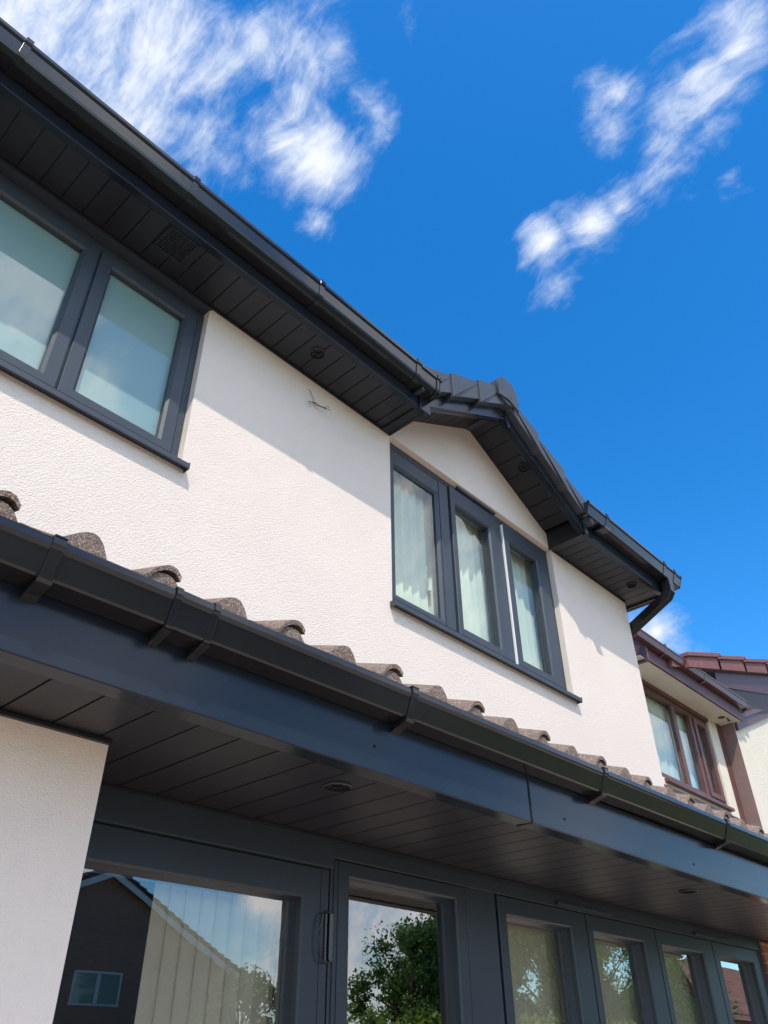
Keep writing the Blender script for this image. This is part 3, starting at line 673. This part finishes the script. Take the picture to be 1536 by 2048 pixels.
# hinge with its pull loop
m = MB(); m.tube([(2.868, YD - .012, .615), (2.868, YD - .012, .425)], .0085, 14)
pth = [(2.866, YD - .014, .622), (2.830, YD - .020, .622), (2.806, YD - .022, .610), (2.794, YD - .022, .56), (2.790, YD - .022, .52), (2.792, YD - .022, .47), (2.800, YD - .022, .43), (2.818, YD - .020, .414), (2.862, YD - .014, .414)]
m.tube(pth, .0045, 10); m.box(2.842, 2.856, YD - .006, YD + .001, .42, .62); m.box(2.876, 2.892, YD - .006, YD + .001, .42, .62)
for z in (.47, .57): m.tube([(2.868, YD - .012, z), (2.868, YD - .012, z + .006)], .0105, 14)
m.build('handle', M['gutter'], door, smooth=False)
m = MB(); m.tube([(2.655, YG + .09, .44), (2.650, YG + .03, .46), (2.650, YG + .03, .50)], .007, 8); m.tube([(2.650, YG + .035, .46), (2.650, YG + .035, -.2)], .006, 8); m.build('handle', M['gutter'], door)
# room behind the doors
m = MB(); x0, x1, y0, y1, z0, z1 = 1.2, 8.33, 3.16, 6.8, -ZO + .03, .96
m.quad((x0, y1, z0), (x1, y1, z0), (x1, y1, z1), (x0, y1, z1)); m.quad((x0, y0, z0), (x0, y1, z0), (x0, y1, z1), (x0, y0, z1)); m.quad((x1, y0, z0), (x1, y1, z0), (x1, y1, z1), (x1, y0, z1)); m.quad((x0, y0, z1), (x1, y0, z1), (x1, y1, z1), (x0, y1, z1)); m.quad((x0, y0, z0), (x1, y0, z0), (x1, y1, z0), (x0, y1, z0))
m.build('room', M['roomwall'], house)
vblind(2.02, 2.78, .84, -1.45, 3.215, 'pale vertical blind drawn across the right part of the largest ground floor pane', ang=3, pitch=.084, jitter=.2)
vblind(4.25, 5.24, .84, -1.45, 3.235, 'cream vertical blind behind the first of the four narrow folding door panes', ang=-20)
vblind(5.28, 6.26, .84, -1.45, 3.235, 'cream vertical blind behind the second of the four narrow folding door panes', ang=-20)
vblind(6.30, 7.26, .84, -1.45, 3.235, 'cream vertical blind behind the third of the four narrow folding door panes', ang=-20)

# --- loose cable on the upper wall
g = MB(); yc = YW - .008
g.tube([(2.212, YW, 3.405), (2.222, yc, 3.38), (2.240, yc - .004, 3.34), (2.258, yc, 3.30), (2.262, yc, 3.292)], .0019, 6)
g.tube([(2.215, yc - .02, 3.262), (2.200, yc - .01, 3.285), (2.225, yc - .006, 3.300), (2.262, yc - .004, 3.292)], .0016, 6)
g.tube([(2.205, yc - .03, 3.268), (2.240, yc - .022, 3.292), (2.275, yc - .012, 3.300), (2.305, yc - .02, 3.300), (2.328, yc - .03, 3.297)], [.0022, .0042, .0046, .0045, .006], 7)
g.tube([(2.318, yc - .028, 3.300), (2.338, yc - .03, 3.326), (2.352, yc - .03, 3.318)], .0016, 6)
g.tube([(2.318, yc - .028, 3.298), (2.345, yc - .034, 3.298), (2.362, yc - .03, 3.306)], .0016, 6)
tag(g.build('cable', M['cable'], origin=(2.26, YW, 3.3 + ZO), smooth=True), 'loose grey cable end poking out of the white wall below the soffit', 'cable')

# ================================================================== NEIGHBOUR'S HOUSE
s = 1.30
nb = thing('neighbour_house', (12, 8, -ZO), 'neighbouring cream house with brown boards, brown gutter and maroon roof tiles', 'house')
yw, yf, zs = 3.38 * s, 3.087 * s, 3.5 * s
WX0, WX1 = 7.40 * s, 9.90 * s
n1x0, n1x1, n1z0, n1z1 = 7.80 * s, 9.51 * s, 2.43 * s, 3.46 * s
m = MB()
m.add([(WX0, yw, -ZO), (WX1, yw, -ZO), (WX1, yw, n1z0), (WX0, yw, n1z0), (n1x0, yw, n1z0), (n1x0, yw, zs), (WX0, yw, zs), (n1x1, yw, n1z0), (WX1, yw, zs), (n1x1, yw, zs)], [(0, 1, 2, 3), (3, 4, 5, 6), (7, 2, 8, 9)])
m.quad((WX0, yw, -ZO), (WX0, 9, -ZO), (WX0, 9, zs + 1.5), (WX0, yw, zs))
for a in (n1x0, n1x1): m.quad((a, yw, n1z0), (a, yw + .2, n1z0), (a, yw + .2, zs), (a, yw, zs))
m.quad((n1x0, yw, n1z0), (n1x1, yw, n1z0), (n1x1, yw + .2, n1z0), (n1x0, yw + .2, n1z0))
m.build('wall', M['cream'], nb)
# projecting wing
wx = 9.88 * s; wy = 3.204 * s
m = MB(); m.add([(wx, wy, -ZO), (17.5, wy, -ZO), (17.5, wy, 7.2), (wx + .5, wy, zs + .35), (wx, wy, zs - .02)], [(0, 1, 2, 3, 4)]); m.build('wing_wall', M['cream'], nb)
m = MB(); m.box(wx - .006, wx, wy, yw, -ZO, zs); m.build('return_board', M['mauve'], nb)
m = MB(); m.box(9.755 * s, wx - .006, yw - .02, yw, -ZO, zs); m.box(n1x0 - .05, wx - .006, yw - .019, yw, 2.20 * s, 2.345 * s); m.build('corner_board', M['brown'], nb)
nbso = soffit_flat(7.30 * s, 9.90 * s, yf + .03, yw + .01, zs + .004, 9.6, .13, par=nb, material='beige', gw=.006, gd=.006)
m = MB(); m.tube([(9.60 * s, 3.234 * s, zs - .004), (9.60 * s, 3.234 * s, zs + .006)], .055, 20); m.build('round_vent', M['brown'], nbso)
fascia_run(7.44 * s, 9.92 * s, yf, zs - .006, zs + .30, ret=.03, par=nb, material='darkbrown')
nbg = gutter(7.14 * s, 10.0 * s, yf, zs + .19, .002, nb, material='brown_gutter', prof=GP)
for x in (7.75 * s, 8.75 * s, 9.98 * s): gutter_wrap(nbg, x, yf, zs + .196, GP, wd=.035, material='brown_gutter')
end_cap(nbg, 7.14 * s, yf, zs + .19, GP, 'brown_gutter'); end_cap(nbg, 10.0 * s, yf, zs + .198, GP, 'brown_gutter')
# left verge: bargeboard returning up the slope, lit reddish
m = MB(); ps = math.tan(R(35)); m.prism([(yf - .02, zs - .03), (yf - .02, zs + .24), (yf + 2.5, zs + .24 + 2.5 * ps), (yf + 2.5, zs - .0 + 2.5 * ps), (yf + .30, zs - .03)], 'x', 7.40 * s, 7.44 * s); m.build('bargeboard', M['brown'], nb, bevel=.004)
m = MB(); zn = lambda y: zs + .30 + ps * (y - yf + .07)
m.prism([(yf - .07, zn(yf - .07)), (yf - .07, zn(yf - .07) + .03), (8.5, zn(8.5) + .03), (8.5, zn(8.5))], 'x', 7.38 * s, 10.2 * s); m.build('roof', M['maroon'], nb)
m = MB()
for k in range(8):
    y0 = yf - .08 + k * .33; m.prism([(y0, zn(y0) - .08), (y0 + .35, zn(y0 + .35) - .10), (y0 + .35, zn(y0 + .35) + .03), (y0, zn(y0) + .055)], 'x', 7.375 * s, 7.44 * s)
m.build('verge_cap', M['maroon'], nb, bevel=.004)
# wing gable: verge tiles in steps, dark bargeboard and soffit below
gy = 2.98 * s; kk = gy / 3.0
pts = [(7.9, 3.50), (8.95, 3.858), (11.275, 4.54), (13.5, 5.19)]
m = MB()
topo = [(8.2, 3.735, 8.85), (8.479, 3.845, 9.36), (9.325, 4.125, 10.46), (10.424, 4.465, 11.50), (11.44, 4.76, 12.5)]
gr_ = MB(); gr_.prism([(8.0*kk, 3.60*kk), (13.6*kk, 5.22*kk), (13.6*kk, 5.31*kk), (8.0*kk, 3.68*kk)], 'y', gy + .08, 9.0); wing_roof = gr_.build('wing_roof', M['maroon'], nb)
for i in range(4):
    a = (8.30 + .98 * i) * kk; b_ = a + 1.06 * kk; sl_ = .300
    zb = lambda x: (3.668 + (x / kk - 8.30) * .2935) * kk
    ev = MB(); ev.prism([(a, zb(a)), (b_, zb(b_)), (b_, zb(b_) + .215), (a, zb(a) + .165)], 'y', gy - .012 - .0 * i, gy + .14)
    ev.prism([(a - .02, zb(a) + .166), (b_ + .03, zb(b_) + .217), (b_ + .03, zb(b_) + .290), (a - .02, zb(a) + .225)], 'y', gy - .045, gy + .3)
    ev.build('verge_tile', M['maroon'], wing_roof, bevel=.006)
m = MB(); m.prism([(12.0, 4.86), (17.5, 6.22), (17.5, 6.72), (12.0, 5.10)], 'y', gy + .09, gy + .12); m.build('bargeboard', M['darkbrown'], nb)
m = MB(); m.quad((12.0, gy + .12, 4.87), (17.5, gy + .12, 6.23), (17.5, wy - .001, 6.35), (12.6, wy - .001, 4.50)); m.build('gable_soffit', M['darkbrown'], nb)
m = MB(); m.prism([(12.86, 4.42), (17.5, 6.28), (17.5, 6.42), (12.86, 4.56)], 'y', wy - .05, wy - .002); m.prism([(12.86, 4.57), (17.5, 6.43), (17.5, 6.50), (12.86, 4.66)], 'y', wy - .08, wy - .002); m.build('frieze_board', M['brown'], nb)
# neighbour's window
ny = yw + .03
m = MB(); m.box(n1x0 - .02, n1x1 + .02, yw - .004, yw + .12, n1z1 - .005, zs + .003); m.build('head_board', M['brown'], nb)
m = MB(); ring(m, n1x0, n1x1, n1z0, n1z1, .12, .10, .09, .075, ny, ny + .07)
for a in (8.575, 9.04): m.box(a * s - .055, a * s + .055, ny + .002, ny + .06, n1z0 + .08, n1z1 - .07)
nw = m.build('window', M['brown'], nb)
for (a, b_) in ((7.87, 8.54), (8.60, 9.01), (9.07, 9.45)):
    m = MB(); m.quad((a*s, ny + .05, n1z0 + .05), (b_*s, ny + .05, n1z0 + .05), (b_*s, ny + .05, n1z1 - .05), (a*s, ny + .05, n1z1 - .05)); m.build('pane', M['glass'], nw)
m = MB(); ring(m, 9.085*s, 9.46*s, n1z0 + .075, n1z1 - .07, .10, .08, .08, .08, ny - .02, ny + .05); m.build('sash', M['brown'], nw)
m = MB(); m.prism([(ny + .02, n1z0 + .0), (yw - .07, n1z0 - .02), (yw - .07, n1z0 - .065), (ny + .02, n1z0 - .055)], 'x', n1x0 + .1, n1x1 - .02); m.build('sill', M['brown'], nw, bevel=.004)
m = MB(); x0, x1, y0, y1, z0, z1 = n1x0 - .3, n1x1 + .2, yw + .12, 8, n1z0 - .5, zs
m.quad((x0, y1, z0), (x1, y1, z0), (x1, y1, z1), (x0, y1, z1)); m.quad((x0, y0, z0), (x0, y1, z0), (x0, y1, z1), (x0, y0, z1)); m.quad((x1, y0, z0), (x1, y1, z0), (x1, y1, z1), (x1, y0, z1)); m.quad((x0, y0, z1), (x1, y0, z1), (x1, y1, z1), (x0, y1, z1)); m.build('room', M['roomwall'], nb)
# net curtain
nc = MB(); vs = []; fs = []; n = 90
for i in range(n + 1):
    x = n1x0 + .05 + (n1x1 - n1x0 - .1) * i / n; y = ny + .15 + .02 * math.sin(i * 1.9) + .012 * math.sin(i * .7)
    vs += [(x, y, n1z0 - .02), (x, y, n1z1 - .05)]
fs = [(2*i, 2*i+2, 2*i+3, 2*i+1) for i in range(n)]; nc.add(vs, fs)
tag(nc.build('net_curtain', M['blind'], origin=(n1x0, ny + .15, n1z0 + ZO), smooth=True), "pale curtain hanging inside the neighbour's brown framed window", 'curtain')

# ================================================================== ACROSS THE GARDEN (mirrored in the glass)
op = thing('house_opposite', (18, -28, -ZO), 'brown brick gable house with white bargeboards mirrored in the largest door pane', 'house')
yo = -26.0; ax, az = 17.9, 6.80; half = 7.0; slp = .475
m = MB(); m.add([(ax - half, yo, -ZO), (ax + half, yo, -ZO), (ax + half, yo, az - slp * half), (ax, yo, az - .1), (ax - half, yo, az - slp * half)], [(0, 1, 2, 3, 4)])
m.quad((ax + half, yo, -ZO), (ax + half, yo - 9, -ZO), (ax + half, yo - 9, az - slp * half), (ax + half, yo, az - slp * half)); m.quad((ax - half, yo, -ZO), (ax - half, yo - 9, -ZO), (ax - half, yo - 9, az - slp * half), (ax - half, yo, az - slp * half)); m.build('wall', M['brick'], op)
m = MB()
for s_ in (-1, 1):
    m.prism([(ax, az + .1), (ax + s_ * (half + .55), az + .1 - slp * (half + .55)), (ax + s_ * (half + .55), az + .22 - slp * (half + .55)), (ax, az + .22)], 'y', yo - 9.2, yo + .35)
    for k in range(19):
        a = k * .4; m.prism([(ax + s_ * a, az + .22 - slp * a), (ax + s_ * (a + .42), az + .22 - slp * (a + .42)), (ax + s_ * (a + .42), az + .32 - slp * (a + .42)), (ax + s_ * a, az + .24 - slp * a)], 'y', yo - 9.2, yo + .42)
m.build('roof', M['slate'], op)
for s_ in (-1, 1):
    m = MB(); m.prism([(ax, az - .18), (ax + s_ * (half + .5), az - .18 - slp * (half + .5)), (ax + s_ * (half + .5), az + .1 - slp * (half + .5)), (ax, az + .1)], 'y', yo + .30, yo + .34); m.build('bargeboard', M['white'], op)
m = MB(); m.tube([(ax + half + .6, yo + .4, az - slp * (half + .5) - .05), (ax + half + .6, yo - 9, az - slp * (half + .5) - .05)], .07, 10); m.build('gutter', M['white'], op)
ow = MB(); ring(ow, 17.1, 19.15, 2.15, 3.25, .08, .08, .08, .08, yo + .05, yo - .1); ow.box(18.05, 18.2, yo - .1, yo + .05, 2.2, 3.2); o_w = ow.build('window', M['white'], op)
m = MB(); m.quad((17.1, yo + .012, 2.15), (19.15, yo + .012, 2.15), (19.15, yo + .012, 3.25), (17.1, yo + .012, 3.25)); m.build('pane', M['obscure'], o_w)

op2 = thing('house_opposite', (66, -24, -ZO), 'red brick house with orange roof mirrored in the farthest door pane', 'house')
yo = -19.0; m = MB(); m.box(54, 76, yo - 8, yo, -ZO, 3.0); m.build('wall', M['redbrick'], op2)
kq = (3.05 * 2 - yo) / 20.0
m = MB(); m.add([(57.5, yo + .4, 2.6), (76, yo + .4, 2.6), (76, yo - 4.2, 6.6), (63.5, yo - 4.2, 6.6)], [(0, 1, 2, 3)]); m.add([(76, yo - 8.4, 2.9), (57.0, yo - 8.4, 2.9), (62.5, yo - 4.2, 6.6), (76, yo - 4.2, 6.6)], [(0, 1, 2, 3)])
M['orange_tile'] = mat('orange_roof_tile', (.42, .17, .09), .85, .2, vary=(1.5, .7, 1.2), bump=[(3, .05, 1, (.05, 1, 1))])
m.build('roof', M['orange_tile'], op2)
for x in (60.5, 64.5):
    ow = MB(); ring(ow, x, x + 2.2, .9, 2.2, .1, .1, .1, .1, yo + .08, yo - .05); ow.build('window', M['white'], op2)

def tree(x, y, h, r, label, nleaf=26000, lo=.22, trunk_r=.22, matl='leaf', name='tree', flat=1.0):
    th = thing(name, (x, y, -ZO), label, 'tree', 'trees across the garden mirrored in the door glass')
    m = MB(); zb = -ZO; pth = [(x + rnd.uniform(-.1, .1) * i, y + rnd.uniform(-.1, .1) * i, zb + h * .8 * i / 6) for i in range(7)]
    m.tube(pth, [trunk_r * (1 - .12 * i) for i in range(7)], 9)
    cl = []
    for k in range(64):
        t_ = lo + (1 - lo) * rnd.random() ** .85; env = r * math.sin(math.pi * min(1, (t_ - lo * .6) / (1.12 - lo * .6))) ** .7
        a = rnd.uniform(0, 2*math.pi); q = env * rnd.uniform(.35, 1.0)
        c = Vector((x + q * math.cos(a), y + q * math.sin(a) * flat, zb + h * t_)); cl.append((c, r * rnd.uniform(.20, .38)))
        st = Vector(pth[min(6, int(t_ * 5.5))]); m.tube([st, (st + c) / 2 + Vector((0, 0, .15)), c], [.05, .03, .012], 5)
    m.build('trunk', M['bark'], th)
    m = MB(); vs = []; fs = []
    for i in range(nleaf):
        c, cr_ = cl[i % len(cl)]
        d = Vector((rnd.gauss(0, 1), rnd.gauss(0, 1), rnd.gauss(0, .8))); d.normalize(); p = c + d * cr_ * rnd.uniform(.15, 1.1)
        u = Vector((rnd.gauss(0, 1), rnd.gauss(0, 1), rnd.gauss(0, 1))).normalized(); v = u.cross(d + Vector((.1, .2, .3))).normalized(); sz = rnd.uniform(.05, .105)
        b0 = len(vs); vs += [p - u * sz, p + v * sz * .6, p + u * sz, p - v * sz * .6]; fs.append((b0, b0+1, b0+2, b0+3))
    m.add(vs, fs); m.build('crown', M[matl], th)
    return th
tree(25.3, -15.5, 5.9, 2.4, 'tall leafy tree mirrored in the second door pane, nearest the opposite house')
tree(29.2, -16.5, 6.9, 2.8, 'broad leafy tree just right of the tallest pair in the mirrored row')
tree(35.0, -16.0, 7.6, 3.0, 'leafy tree in the middle of the mirrored row, seen in the first narrow pane')
tree(41.0, -16.8, 8.6, 3.3, 'large leafy tree seen mirrored in the second narrow pane')
tree(47.5, -17.0, 7.6, 3.1, 'leafy tree seen mirrored in the third narrow pane beside the brick house')
tree(21.5, -21.0, 4.6, 1.6, 'small low tree between the brick gable house and the taller trees', nleaf=7000)
h = MB(); vs = []; fs = []
for i in range(16000):
    p = Vector((rnd.uniform(14.0, 34.0), -8.6 + rnd.gauss(0, .35), -ZO + rnd.uniform(0, 2.62 + .2 * math.sin(i % 97)))); u = Vector((rnd.gauss(0, 1), rnd.gauss(0, 1), rnd.gauss(0, 1))).normalized(); v = u.cross(Vector((rnd.random(), rnd.random(), 1))).normalized(); sz = rnd.uniform(.05, .1)
    b0 = len(vs); vs += [p - u*sz, p + v*sz*.6, p + u*sz, p - v*sz*.6]; fs.append((b0, b0+1, b0+2, b0+3))
h.add(vs, fs); tag(h.build('hedge', M['leafy'], origin=(24, -8.6, 0)), 'yellow green garden hedge mirrored at the foot of the second door pane', 'hedge')
